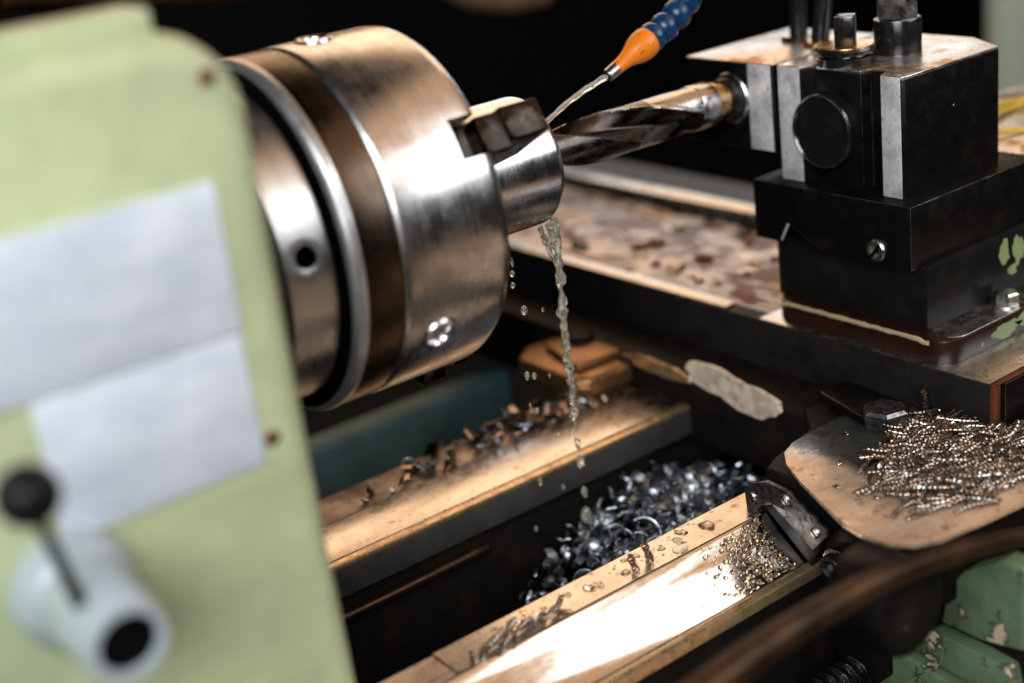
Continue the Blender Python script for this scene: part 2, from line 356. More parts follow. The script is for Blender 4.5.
for i, th in enumerate(JAWS):
    a = math.radians(th); q = V((0, -math.cos(a), math.sin(a))); u = V((0, math.sin(a), math.cos(a)))
    b = MB()
    def jb(x0, x1, r0, r1, w, bev):
        t = MB(); t.box(x0, x1, r0, r1, -w/2, w/2, bev, 2)
        for v in t.bm.verts: v.co = V((v.co.x, 0, 0))+q*v.co.y+u*v.co.z
        b._merge(t.bm)
    jb(40.0, 41.6, 4.15, 8.6 if i != 1 else 11.3, 2.1, .06)
    jb(41.5, 43.25, 4.08, 9.25 if i != 1 else 10.9, 2.15, .12)
    t2 = MB(); rt = 9.3 if i != 1 else 7.8
    t2.prism([(43.2, 4.08), (44.6, 4.08), (45.9, 5.6), (45.9, rt), (43.2, rt)], 'xy', -1.1, 1.1, .16, 2)
    for v in t2.bm.verts: v.co = V((v.co.x, 0, 0))+q*v.co.y+u*(v.co.z*(1.0 if v.co.z > 0 else .8)+.15)
    b._merge(t2.bm)
    build('jaw', b, M['jaw'], ch)

b = MB(); b.lathe((0, 0, 0), (1, 0, 0), [(41, 4.03), (49.6, 4.03), (49.85, 3.98), (50.0, 3.85), (50.0, 1.62), (46, 1.62)], 128, caps=False)
bar = build('steel_bar', b, M['bar']); tag(bar, 'shiny round steel bar being drilled, held in the chuck jaws', 'workpiece')

dr = thing('twist_drill', 'thick twist drill with spiral flutes and a bronze sleeve on its shank', 'drill bit', (58, 0, -1.5))
def drill_mesh():
    t = bmesh.new(); seg = 160; n = 200; x0, x1 = 46.5, 64.1; rings = []; Rd = 1.53
    for i in range(n+1):
        x = x0+(x1-x0)*i/n; tw = -2*PI*(x-x0)/27+DRILL_PH
        f = max(0., min(1., (64.0-x)/1.6)); f = f*f*(3-2*f)
        ring = []
        for k in range(seg):
            ph = 2*PI*k/seg; w = (ph-tw) % PI; w = w/PI          # two lands, two flutes
            if w < .46: r = Rd*(1.0 if w < .05 else .965)
            else:
                s_ = (w-.46)/.54; r = Rd*(.965-.6*math.sin(PI*s_)**.7)
            r = Rd*(1-f)*.985+r*f
            ring.append(t.verts.new((x, -r*math.cos(ph), r*math.sin(ph))))
        rings.append(ring)
    fl = []
    for A, B in zip(rings, rings[1:]):
        for k in range(seg): t.faces.new((A[k], A[(k+1) % seg], B[(k+1) % seg], B[k]))
    t.faces.new(rings[0]); t.faces.new(rings[-1]); bmesh.ops.recalc_face_normals(t, faces=t.faces[:])
    m = MB(); m._merge(t); return m
DRILL_PH = .82
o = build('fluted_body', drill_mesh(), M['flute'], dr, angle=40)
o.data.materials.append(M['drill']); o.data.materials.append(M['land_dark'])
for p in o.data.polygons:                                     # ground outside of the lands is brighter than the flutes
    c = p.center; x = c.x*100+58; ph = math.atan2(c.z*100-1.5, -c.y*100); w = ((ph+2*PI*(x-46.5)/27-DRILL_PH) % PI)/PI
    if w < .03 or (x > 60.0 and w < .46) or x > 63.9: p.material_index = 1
    elif w < .46: p.material_index = 2 if (ph+2*PI*(x-46.5)/27-DRILL_PH) % (2*PI) > PI or x < 58.5 else 1  # dark copy paints the dull reflection on the lands
b = MB(); b.lathe((0, 0, 0), (1, 0, 0), [(63.9, 1.42), (64.0, 1.5), (64.1, 1.52), (65.5, 1.52), (65.6, 1.46), (65.6, 1.2)], 64, caps=False); build('shank', b, M['drill'], dr)
b = MB(); b.lathe((0, 0, 0), (1, 0, 0), [(65.45, 1.2), (65.5, 1.36), (66.1, 1.36), (66.15, 1.2), (68.2, 1.18)], 64, caps=False); build('sleeve', b, M['bronze'], dr)

# ------------------------------------------------------------------ tool holder and tool post
th_ = thing('tool_holder', 'black block tool holder gripping the drill beside the tool post', 'tool holder', (72, 0, -3.5))
b = MB(); b.box(67.9, 78.5, -3.95, 4.3, -3.45, 2.42, .06); build('block', b, M['black'], th_)
b = MB(); b.box(67.85, 68.3, -3.72, -1.66, -3.40, 2.38, .03); build('ground_strip', b, M['land'], th_)
b = MB(); b.box(67.95, 78.45, -3.9, 4.25, 2.3, 2.45, .04); build('top_face', b, M['top'], th_)
b = MB(); b.lathe((0, 0, -.05), (1, 0, 0), [(68.0, 1.5), (67.1, 1.5), (66.9, 1.38), (66.85, 1.2), (66.85, 1.0)], 64, caps=False); fr = build('bore_collar', b, M['blackgloss'], th_)
b = MB(); b.lathe((0, 0, -.05), (1, 0, 0), [(68.0, 1.75), (67.72, 1.75), (67.62, 1.66), (67.6, 1.45)], 64, caps=False); build('bright_ring', b, M['steel'], fr)
def holder_screw(x, y, top, tilt, wash):
    ax = V((tilt[0], tilt[1], 1)).normalized(); p = V((x, y, 2.42))
    b = MB(); b.lathe(p, ax, [(0, .55), (.3, .55), (.3, .62), (top, .62), (top, 0)], 36); s_ = build('clamp_screw', b, M['blackgloss'], th_)
    b = MB(); b.lathe(p, (0, 0, 1), [(.03, 1.2), (.22, 1.25), (.34, 1.18), (.36, .5)], 48); build('washer', b, wash, s_)
holder_screw(75.3, .5, 6, (.02, .0), M['blackgloss'])
holder_screw(74.2, -2.4, 6, (.05, -.12), M['brass'])

tp = thing('tool_post', 'black square tool post with bright ground strips and round centre disc', 'tool post', (73, -9, -5.2))
prof = [(79.2, -4.2), (68.1, -4.2), (68.0, -4.3), (68.0, -6.2), (69.3, -6.75), (69.3, -7.1), (68.5, -7.15), (68.5, -10.75), (69.3, -10.9), (69.3, -12.2), (68.0, -12.72), (68.0, -14.25), (68.2, -14.45), (77.3, -14.45), (79.2, -11.2)]
b = MB(); b.prism(prof, 'xy', -5.18, 2.3, .045, 2); build('block', b, M['black'], tp)
b = MB(); b.prism([(x, y) for x, y in prof], 'xy', 2.302, 2.46, .03, 1); build('top_face', b, M['top'], tp)
for y0, y1 in ((-6.16, -4.32), (-14.2, -12.76)):
    b = MB(); b.box(67.93, 68.1, y0, y1, -5.15, 2.40, .03); build('ground_strip', b, M['land'], tp)
b = MB(); b.lathe((0, -8.1, -1.5), (-1, 0, 0), [(-68.6, 2.45), (-67.72, 2.45), (-67.6, 2.36), (-67.58, 2.28), (-67.66, 2.2), (-67.66, 0)], 72); dk = build('centre_disc', b, M['blackgloss'], tp)
b = MB(); b.lathe((0, -8.1, -1.5), (-1, 0, 0), [(-67.66, 2.34), (-67.585, 2.37), (-67.57, 2.31), (-67.64, 2.25)], 72, caps=False); build('rim', b, M['wiper'], dk)
cx, cy = 70.3, -8.1
b = MB(); b.lathe((cx, cy, 2.4), (0, 0, 1), [(0, 1.75), (.03, 1.9), (.5, 1.9), (.56, 1.8), (.56, 1.45), (.72, 1.4), (.75, 1.88), (1.0, 1.94), (1.15, 1.85)], 64); cs = build('piston_screw', b, M['blackgloss'], tp)
b = MB(); b.lathe((cx, cy, 2.4), (0, 0, 1), [(1.10, 1.8), (1.2, 1.78), (1.22, .6)], 64); build('washer', b, M['brass'], cs)
b = MB(); b.box(cx-.62, cx+.62, cy-.62, cy+.62, 3.5, 5.45, .12, 2, Euler((0, 0, .55))); build('square_head', b, M['blackgloss'], cs)
b = MB(); b.lathe((73.9, -9.3, 2.4), (0, 0, 1), [(0, 1.42), (.06, 1.5), (2.1, 1.52), (2.25, 1.46), (2.3, 1.3)], 64); nt = build('clamp_nut', b, M['blackgloss'], tp)
b = MB(); b.lathe((73.9, -9.3, 4.6), (0, 0, 1), [(0, 1.25), (.15, 1.36), (5, 1.36), (5, 0)], 6); build('hex_head', b, M['steel'], nt, angle=20)
b = MB(); b.lathe((72.8, -14.44, -.3), (0, -1, 0), [(0, .12), (.03, .1), (.03, 0)], 12); build('dent', b, M['wiper'], tp)

# ------------------------------------------------------------------ compound slide
cp = thing('compound_slide', 'black compound slide block under the tool post with dovetail and red brown base flange', 'compound slide', (74, -9, -15))
b = MB(); b.box(66.9, 98, -15.65, -2.5, -9.3, -5.2, .07); ts = build('top_slide', b, M['black'], cp)
c = MB(); c.prism([(-8.6, -9.4), (-5.2, -7.75), (-4.9, -9.4)], 'yz', 60, 72); cut(ts, c)
b = MB(); b.box(79.6, 97.6, -15.4, -2.7, -5.3, -5.12, .03); build('top_face', b, M['top'], cp)
b = MB(); b.prism([(-9.3, -9.2), (-6.7, -7.95), (-6.55, -8.1), (-9.0, -9.3)], 'yz', 66.95, 68.5); build('dovetail_edge', b, M['cast'], cp)
b = MB(); b.box(66.82, 66.98, -5.28, -5.2, -9.2, -7.8, .02, 1, Euler((math.radians(28), 0, 0))); build('gib_edge', b, M['land'], cp)
b = MB(); b.lathe((66.9, -13.05, -8.35), (-1, 0, 0), [(0, .72), (.18, .72), (.3, .62), (.3, .42), (.06, .40), (.06, 0)], 40); s_ = build('slotted_screw', b, M['steel'], cp)
b = MB(); b.box(66.55, 66.7, -13.15, -12.95, -8.95, -7.75, .02, 1, Euler((.7, 0, 0))); build('slot', b, M['recess_shade'], s_)
b = MB(); b.box(67.75, 96, -16.1, -3.6, -13.45, -9.32, .1); build('swivel_base', b, M['flake'], cp)
b = MB(); b.lathe((0, 0, 0), (0, 0, 1), [(0, 1), (1, 1)], 8)
b.bm.free(); b.bm = bmesh.new()
def rounded(x0, x1, y0, y1, r, n=8):
    pts = []
    for cx_, cy_, a0 in ((x1-r, y1-r, 0), (x0+r, y1-r, 90), (x0+r, y0+r, 180), (x1-r, y0+r, 270)):
        for i in range(n+1):
            a = math.radians(a0+90*i/n); pts.append((cx_+r*math.cos(a), cy_+r*math.sin(a)))
    return pts
b.prism(rounded(66.7, 96, -18.5, -3.8, 1.6), 'xy', -14.98, -13.46, .12, 2); fl = build('base_flange', b, M['flange'], cp)
b = MB(); b.prism(rounded(67.6, 96, -18.35, -16.0, 1.1), 'xy', -13.47, -13.42, .02, 1); build('flange_top', b, M['steel'], fl)
b = MB(); pts = [(66.62+.03*random.random(), -4.8-i*.33, -13.52-.05*random.random()-(.12 if i < 2 or i > 35 else 0)) for i in range(38)]
b.tube(pts, [.13+.05*random.random() for _ in pts], 8); build('worn_edge', b, M['tan'], fl)
M['remnant'] = paint('old green paint remnant', (.20, .25, .11), (.05, .04, .03), None, .4, (.62, .64), .8)
def paint_patch(y, cx_, cz_, rx, rz, sd, parent):
    pts = []
    for i in range(44):
        a = 2*PI*i/44; k = 1+.55*mnoise.noise(V((math.cos(a)*1.6+sd, math.sin(a)*1.6, sd)))+.25*mnoise.noise(V((math.cos(a)*5+sd, math.sin(a)*5, 3.)))
        pts.append((cx_+rx*k*math.cos(a), cz_+rz*k*math.sin(a)))
    m = MB(); m.prism(pts, 'xz', y-.02, y+.05); return build('paint_patch', m, M['remnant'], parent)
for q in ((-16.1, 75.6, -10.5, .5, .75, 1.), (-16.1, 77.2, -10.7, .6, 1.0, 9.), (-16.1, 78.6, -10.0, .7, .9, 3.), (-16.1, 76.5, -11.9, .55, .3, 4.)): paint_patch(*q, cp)
for q in ((-18.5, 72.4, -14.3, 1.5, .42, 5.), (-18.5, 74.6, -14.1, 1.0, .5, 6.), (-18.5, 70.0, -14.5, .14, .14, 7.)): paint_patch(*q, fl)
b = MB(); b.lathe((74.3, -17.2, -13.42), (0, 0, 1), [(0, .98), (.12, .98), (.13, .5)], 40); b.lathe((74.3, -17.2, -13.3), (0, 0, 1), [(0, .74), (.06, .8), (.62, .8), (.74, .66), (.74, 0)], 6); build('hex_bolt', b, M['steel'], cp, angle=20)

# yellow scraps lying on the far end of the top slide
for i, (x, y, dx, dy, L, r) in enumerate([(88.5, -7.3, 1, .25, 7, .22), (90.5, -6.2, 1, .1, 7, .25), (84, -11.2, 1, -.25, 5.5, .2), (88, -11.8, 1, .5, 6, .2), (82, -13.6, 1, .15, 3, .16), (92, -9.5, .8, .6, 5, .2)]):
    d = V((dx, dy, 0)).normalized(); s = V((-d.y, d.x, 0))
    b = MB(); b.tube([V((x, y, -5.1+r+.02))+d*(k/8-.5)*L+s*math.sin(k*.55+i)*.18+V((0, 0, .12*math.sin(k*.8))) for k in range(9)], r, 10)
    tag(build('yellow_rod', b, M['yellow']), 'thin yellow plastic rod lying behind the tool post on the slide top', 'rod', 'yellow rods on the slide top')

# ------------------------------------------------------------------ cross slide
cr = thing('cross_slide', 'dark cross slide with smeared dirty top running back under the compound slide', 'cross slide', (76, 2, -21))
b = MB(); b.box(66.0, 90, -21.8, 46, -18.6, -15.0, .1); build('slide_body', b, M['slide'], cr)
b = MB(); b.box(67.3, 80.6, -3, 45, -15.06, -14.93, .03); build('smeared_top', b, M['smear'], cr)
b = MB(); b.box(66.05, 67.25, .2, 45, -15.05, -14.8, .06); build('edge_lip', b, M['steel'], cr)
b = MB(); b.box(66.15, 89.9, -21.75, -3.05, -15.05, -14.96, .02); build('front_top', b, M['steel'], cr)
b = MB(); b.prism([(80.7, -15), (83.6, -15), (83.0, -13.9), (81.2, -13.9)], 'xz', 8, 45, .05, 1); build('raised_rail', b, M['steel'], cr)
b = MB(); b.box(66.08, 66.75, -22.15, -21.82, -18.55, -14.97, .05); build('rusty_joint', b, M['rust'], cr)
b = MB(); b.box(66.8, 90, -22.45, -21.82, -18.6, -15.0, .05); ep = build('end_plate', b, M['black'], cr)
b = MB(); b.lathe((69.0, -22.45, -16.8), (0, -1, 0), [(0, .34), (.06, .34), (.08, .2), (.02, 0)], 24); build('plate_screw', b, M['wiper'], ep)
b = MB(); b.box(66.3, 90, -22.3, -21.85, -14.99, -14.92, .02); build('rust_strip', b, M['rust'], cr)
# lumps of dirt on it
for i in range(16):
    x = random.uniform(68, 80); y = random.uniform(2, 40); r = random.uniform(.3, .8)
    if i > 7: y = random.uniform(2, 16)
    b = MB(); b.ball((x, y, -14.93+r*.25), r, 2, (1.3, .9, .45), Euler((0, 0, random.random()*3))).jitter(.12, 2.1)
    tag(build('dirt_lump', b, random.choice([M['rust'], M['chipdark'], M['chipwarm']])), 'small dirty lump lying on the smeared top of the cross slide', 'dirt lump', 'dirt lumps on the cross slide')

# ------------------------------------------------------------------ carriage
ca = thing('lathe_carriage', 'dark cast carriage straddling the bed with wiper plate and chipped green apron', 'carriage', (68, -5, -40))
b = MB(); b.box(62, 92, -14.2, 40, -24, -18.65, .5, 4); build('saddle', b, M['cast'], ca)
b = MB()
b.prism([(54.6, -14.3), (56.0, -13.7), (60.5, -12.6), (62.3, -10.4), (92, -10.4), (92, -27), (55.2, -27), (54.6, -26)], 'xy', -23.0, -18.35, .3, 3)
build('front_wing', b, M['cast'], ca)
def blob(cy_, cz_, ry, rz, n=40, seed=0, tail=0):
    pts = []
    for i in range(n):
        a = 2*PI*i/n; k = 1+.4*mnoise.noise(V((math.cos(a)*1.5+seed, math.sin(a)*1.5, seed*2.)))+.1*mnoise.noise(V((math.cos(a)*4+seed, math.sin(a)*4, 5.)))
        pts.append((cy_+ry*k*math.cos(a), cz_+rz*k*math.sin(a)+tail*math.cos(a)))
    return pts
b = MB(); b.prism(blob(-4.3, -18.7, 4.1, 1.15, 60, 1.3, .35), 'yz', 61.9, 62.3, .05, 1); build('cream_patch', b, M['cream'], ca)
b = MB(); b.prism(blob(3.5, -19.0, 3.4, .5, 40, 4.3, .1), 'yz', 61.92, 62.3, .05, 1); build('cream_patch', b, M['gold'], ca)
# back wing with the block in warm reflected tone and bolt
b = MB(); b.prism([(57.2, 7.4), (58.3, 6.4), (66, 6.4), (66, 15.6), (59, 15.6), (57.2, 14.2)], 'xy', -21.0, -19.3, .4, 3); bw = build('back_wing', b, M['warm_block'], ca)
b = MB(); b.prism([(58.2, 8.0), (66, 7.6), (66, 13.6), (59.5, 13.6)], 'xy', -19.4, -18.7, .25, 3); build('raised_pad', b, M['warm_block'], bw)
b = MB(); b.lathe((61.8, 12.0, -18.75), (0, 0, 1), [(0, 1.1), (.1, 1.15), (.5, 1.1), (.6, .9), (.6, 0)], 32); build('bolt_head', b, M['cast'], bw)
# wiper plate: an inverted V that sits over the ridge of the front slideway
wp_out = [(-13.5, -21.6), (-13.35, -19.75), (-14.2, -19.1), (-15.2, -18.65), (-16.9, -18.75), (-19.85, -20.3), (-19.9, -20.6), (-18.7, -22.0), (-15.6, -20.05), (-14.75, -20.4), (-14.3, -20.9), (-14.1, -21.6)]
b = MB(); b.prism(wp_out, 'yz', 53.7, 54.05, .06, 2); wp = build('wiper_plate', b, M['wiper'], ca)
felt = [(-13.6, -21.4), (-13.5, -19.9), (-15.2, -18.9), (-16.9, -19.0), (-19.6, -20.6), (-18.2, -23.4), (-15.0, -20.95), (-14.66, -20.8), (-14.3, -20.97)]
b = MB(); b.prism(felt, 'yz', 54.06, 54.7, .05, 2); build('wiper_felt', b, M['knob'], wp)
for (y, z) in ((-14.0, -20.05), (-16.75, -19.3), (-19.0, -20.7)):
    b = MB(); b.lathe((53.7, y, z), (-1, 0, 0), [(0, .36), (.05, .36), (.14, .26), (.17, .0)], 28); s_ = build('wiper_screw', b, M['steel'], wp)
    b = MB(); b.box(53.5, 53.56, y-.3, y+.3, z-.04, z+.04, .01, 1, Euler((.8, 0, 0))); build('slot', b, M['recess_shade'], s_)
b = MB(); b.lathe((54.6, -20.1, -22.6), (-1, 0, 0), [(0, .98), (.5, 1.0), (.55, .82), (1.0, .8), (1.12, .72), (1.12, .46), (.7, .44), (.7, 0)], 44); sb = build('socket_bolt', b, M['blackgloss'], ca)
b = MB(); b.lathe((53.5, -20.1, -22.6), (-1, 0, 0), [(-.35, .0), (-.35, .36), (0, .4), (.06, .56)], 6, caps=False); build('hex_socket', b, M['wiper'], sb, angle=20)
b = MB(); b.box(54.5, 66, -22.6, -19.4, -30, -22.0, .35, 3); build('front_lug', b, M['cast'], ca)
# apron with stepped, chipped green faces
b = MB(); b.prism([(-25.9, -24.9), (-26.3, -22.4), (-27.4, -21.0), (-29.7, -19.4), (-31.2, -19.5), (-31.2, -24.4), (-28.5, -24.9)], 'yz', 56, 57.6, .2, 3); build('apron_cover', b, M['apron'], ca)
b = MB(); b.prism([(-22.9, -27.4), (-25.4, -25.6), (-28.6, -25.7), (-30.3, -25.9), (-30.6, -27.2), (-29.8, -28.2)], 'yz', 55.9, 80, .15, 3); build('apron_ledge', b, M['apron'], ca)
b = MB(); b.prism([(-21.5, -40), (-21.5, -28.4), (-22.4, -27.9), (-30.4, -29.0), (-31.6, -30), (-31.6, -40)], 'yz', 55.8, 80, .2, 3); build('apron_body', b, M['apron'], ca)
b = MB(); b.box(56.9, 80, -31.0, -20, -38, -22.5, .1); build('apron_core', b, M['cast'], ca)
b = MB(); b.lathe((48.6, -25.6, -18.9), (0, -1, 0), [(0, 1.3), (.6, 2.3), (1.2, 2.55), (3.9, 2.55), (4.3, 2.42), (4.45, 2.2), (4.45, 0)], 64)
kb = build('carriage_knob', b, M['knob'], ca)
b = MB(); b.cyl((48.6, -25.7, -18.9), (56.5, -24.5, -21.5), .9, .05, 24); build('knob_arm', b, M['cast'], kb)
b = MB(); b.ball((48.0, -29.95, -19.5), .22, 2, (1, .5, 1)); build('knob_screw', b, M['steel'], kb)

# ------------------------------------------------------------------ bed
bd = thing('lathe_bed', 'lathe bed with bright flat and sloped steel slideways running under the chuck', 'lathe bed', (60, -5, -46))
X0, X1 = 18, 120
b = MB(); b.prism([(-12.0, -21.0), (-14.55, -21.0), (-14.55, -24.3), (-12.0, -24.3)], 'xz' if False else 'yz', 31.35, X1, .04, 1); build('front_flat', b, M['rail'], bd)
b = MB(); b.prism([(-12.1, -21.03), (-14.5, -21.03), (-14.5, -24.3), (-12.1, -24.3)], 'yz', X0, 31.3, .05, 1); build('gap_piece', b, M['rail'], bd)
b = MB(); b.prism([(-14.6, -22.5), (-14.6, -20.93), (-14.68, -20.88), (-14.85, -20.98), (-17.75, -23.33), (-17.78, -24.3), (-15.5, -24.3)], 'yz', X0, X1, .03, 1); build('v_way', b, M['vway'], bd)
b = MB(); b.prism([(-17.7, -23.42), (-18.35, -23.42), (-18.4, -23.5), (-18.4, -24.2), (-17.7, -24.3)], 'yz', X0, X1, .05, 1); build('lower_edge', b, M['gold'], bd)
b = MB(); b.box(X0, X1, -18.3, -12.05, -46, -24.25, .1); build('front_wall', b, M['cast'], bd)
b = MB(); b.prism([(.95, -21.0), (5.3, -21.0), (5.3, -22.0), (.9, -22.0)], 'yz', X0, 62.3, .06, 2); build('back_flat', b, M['rail'], bd)
b = MB(); b.prism([(.25, -21.12), (.9, -21.04), (.95, -21.5), (.25, -21.4)], 'yz', X0, 62.3, .05, 2); build('back_worn_edge', b, M['gold'], bd)
b = MB(); b.box(X0, 66, .28, .92, -23.3, -21.42, .06); build('back_face', b, M['oilgrey'], bd)
b = MB(); b.tube([(X0, .3, -24.6), (36, .3, -24.6), (41.5, .4, -24.6), (43.6, 1.0, -24.9), (44.6, 2.4, -25.6)], [.3, .3, .34, .4, .3], 14); build('lower_flange', b, M['brownbar'], bd)
b = MB(); b.box(X0, X1, 1.2, 9.6, -46, -21.95, .1); build('back_wall', b, M['cast'], bd)
b = MB(); b.box(X0, 64, 6.0, 9.5, -22.0, -21.35, .1); build('back_shelf', b, M['shelf'], bd)
b = MB(); b.box(X0, 63.4, 24, 27, -50, -24.9, .8, 3); build('rear_wall', b, M['teal'], bd)
b = MB(); b.box(20, 44, -12.1, 1.2, -46, -33, .5, 3); build('web', b, M['recess_shade'], bd)
b = MB(); b.box(X0, X1, -12.1, 1.3, -46, -36, 0); build('chip_pan', b, M['cast'], bd)

# leadscrew
ls = thing('leadscrew', 'dark threaded leadscrew entering the green apron', 'leadscrew', (40, -20.9, -31))
t = bmesh.new(); seg = 32; L0, L1 = 20, 57; n = 420; rings = []
for i in range(n+1):
    x = L0+(L1-L0)*i/n; ring = []
    for k in range(seg):
        a = 2*PI*k/seg; w = (x/.75-k/seg) % 1; r = 1.05 if w < .45 else (.82 if .55 < w < .9 else .93)
        ring.append(t.verts.new((x, -20.9+r*math.cos(a), -29.7+r*math.sin(a))))
    rings.append(ring)
for A, B in zip(rings, rings[1:]):
    for k in range(seg): t.faces.new((A[k], A[(k+1) % seg], B[(k+1) % seg], B[k]))
bmesh.ops.recalc_face_normals(t, faces=t.faces[:])
b = MB(); b._merge(t); build('thread', b, M['black'], ls)

# curved bar in front of the apron
ctrl = [(22, -31, -16.3), (27.8, -31, -15.75), (32.8, -31, -15.35), (38, -31, -14.85), (44, -31, -14.95), (49.4, -31, -15.75), (54, -31, -16.9), (60, -31, -18.6), (66, -31, -20.4)]
def spline(c, m=8):
    out = []; c = [V(p) for p in c]
    for i in range(len(c)-1):
        p0 = c[max(i-1, 0)]; p1 = c[i]; p2 = c[i+1]; p3 = c[min(i+2, len(c)-1)]
        for k in range(m):
            t = k/m; out.append(.5*((2*p1)+(p2-p0)*t+(2*p0-5*p1+4*p2-p3)*t*t+(3*p1-p0-3*p2+p3)*t**3))
    out.append(c[-1]); return out
pp = spline(ctrl); rr = [1.12-.8*(i/(len(pp)-1))**.9 for i in range(len(pp))]
b = MB(); b.tube(pp, rr, 28)
lb = build('lever_bar', b, M['brownbar']); tag(lb, 'brown oily curved bar tapering away below the chip tray', 'lever bar')

# ------------------------------------------------------------------ chip tray plate, bolt and clamp
out = [(66, -13.6), (61.8, -13.6), (59.5, -13.55), (57.6, -13.75), (56.3, -14.3), (55.3, -15.4), (54.2, -17.5), (52.9, -20.5), (52.0, -22.6), (51.7, -24.2), (51.9, -25.8), (52.6, -26.9), (54.0, -27.6), (57, -28.1), (66, -29.2), (74, -30.0), (74, -22.7), (66, -22.7)]
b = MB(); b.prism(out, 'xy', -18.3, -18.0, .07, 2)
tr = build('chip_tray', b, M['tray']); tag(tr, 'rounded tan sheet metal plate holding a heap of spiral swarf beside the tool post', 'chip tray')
bt = thing('hex_bolt', 'dark hexagon bolt with bright front flat clamped down on the tan plate', 'bolt', (63, -16.4, -18))
b = MB(); b.lathe((63.0, -16.5, -18.0), (0, 0, 1), [(0, 1.35), (.1, 1.45), (1.0, 1.45), (1.2, 1.25), (1.2, 0)], 6)
build('head', b, M['wiper'], bt, angle=20)
b = MB(); b.prism([(62.6, -17.2), (61.8, -16.0), (63.2, -11.0), (65.6, -11.2), (65.2, -16.2)], 'xy', -17.98, -17.3, .15, 2); build('clamp_strap', b, M['black'], bt)

# ------------------------------------------------------------------ swarf
def helix(L, R, pitch, wire, rng, bend):
    t = bmesh.new(); turns = L/pitch; n = int(turns*10); prev = None
    k1 = rng.uniform(-bend, bend)
    for i in range(n+1):
        s = i/n; a = 2*PI*turns*s; ax = V(((s-.5)*L, k1*L*(s-.5)**2*2, 0)); tan = V((1, 4*k1*(s-.5), 0)).normalized(); nn = V((-tan.y, tan.x, 0)); bb = V((0, 0, 1))
        Rr = R*(1+.18*math.sin(s*9+k1*20))*(0.7+.3*min(1, 8*s, 8*(1-s)))
        rad = nn*math.cos(a)+bb*math.sin(a); c = ax+rad*Rr
        ring = [t.verts.new(c+rad*u+tan*v) for u, v in ((wire*.35, -wire), (wire*.35, wire), (-wire*.35, wire), (-wire*.35, -wire))]
        if prev:
            for q in range(4): t.faces.new((prev[q], prev[(q+1) % 4], ring[(q+1) % 4], ring[q]))
        prev = ring
    bmesh.ops.recalc_face_normals(t, faces=t.faces[:])
    me = bpy.data.meshes.new('curl')
    for v in t.verts: v.co *= CM
    t.to_mesh(me); t.free(); me.materials.append(M['curl'])
    for p in me.polygons: p.use_smooth = True
    me.set_sharp_from_angle(angle=math.radians(50)); return me
rng = random.Random(3)
curls = [helix(rng.uniform(.8, 3.8), rng.uniform(.13, .19), rng.uniform(.23, .29), .075, rng, .45) for _ in range(20)]
short = [helix(rng.uniform(.7, 1.5), rng.uniform(.13, .19), .27, .08, rng, .2) for _ in range(4)]
def curl(me, p, rz, ry, label, group, rx=0):
    o = bpy.data.objects.new('swarf_curl', me); col.objects.link(o); o.location = V(p)*CM
    o.rotation_euler = Euler((rx, ry, rz)); return tag(o, label, 'swarf curl', group)
def heap_h(x, y):
    u = (x-62.5)/6.5; v = (y+21.6)/4.6
    return max(0, .65*(1-(u*u*.5+v*v)))
made = 0
while made < 290:
    x = rng.uniform(55, 70); y = rng.uniform(-27.2, -16.6)
    # heap outline: narrow towards the plate's corner, wide towards the far right
    lo = -27.0+max(0, (x-60))*.16; hi = -21.2+(x-56.5)*.5
    hi = min(hi, -17.0 if x < 66 else -22.7)
    lo2 = lo if x > 57.5 else -25.9
    if x < 55.5+rng.random()*2 or y < lo2 or y > hi: continue
    if x > 65.3 and y > -23.2: continue
    h = heap_h(x, y)*rng.random()**.6
    ang = rng.gauss(math.radians(-14), .5)
    curl(rng.choice(curls), (x, y, -17.78+h), ang, rng.gauss(0, .09)*(1 if h > .2 else .2), 'tight bright steel curl in the heap of spiral swarf on the tan plate', 'spiral curls heaped on the tray', rng.random()*6)
    made += 1
for (x, y, a) in ((58.6, -19.2, .15), (57.0, -20.3, .5), (56.2, -22.0, -.75), (55.6, -24.2, -.1), (56.4, -25.6, -.35), (64.6, -17.2, .3)):
    curl(curls[int(x*7) % 20], (x, y, -17.78), a, 0, 'bright steel curl lying loose at the edge of the swarf heap on the plate', 'loose curls round the tray heap')
o = curl(short[0], (65.2, -17.8, -16.6), 0, 1.45, 'single short steel curl standing upright behind the swarf heap', None)
for (x, y) in ((57.2, -17.9), (54.9, -19.6), (55.3, -22.2), (60.5, -15.6)):
    b = MB(); b.ball((x, y, -17.93), .2, 2, (1.3, .7, .5), Euler((0, 0, x))).jitter(.06, 4)
    tag(build('metal_crumb', b, M['curl']), 'tiny bright metal crumb lying alone on the bare part of the tan plate', 'metal crumb', 'crumbs on the tan plate')
# curls on the front slideway
for i in range(15):
    x = 32.6+i*.42+rng.uniform(-.2, .2); y = -14.15+rng.uniform(-.55, .55)
    curl(rng.choice(short+curls[:2]), (x, y, -20.8+rng.random()*.25), rng.gauss(.25, .5), rng.gauss(0, .25), 'small steel curl in the row on the front slideway nearest the headstock', 'curls on the front slideway', rng.random()*6)
for (x, y, L) in ((44.1, -13.95, 1.), (45.3, -13.9, 1.), (45.6, -13.45, 1.2)):
    curl(short[int(x*3) % 4], (x, y, -20.45), rng.random(), 1.2, 'short steel curl tipped upright on the front slideway beside the water droplets', 'upright curls on the front slideway')

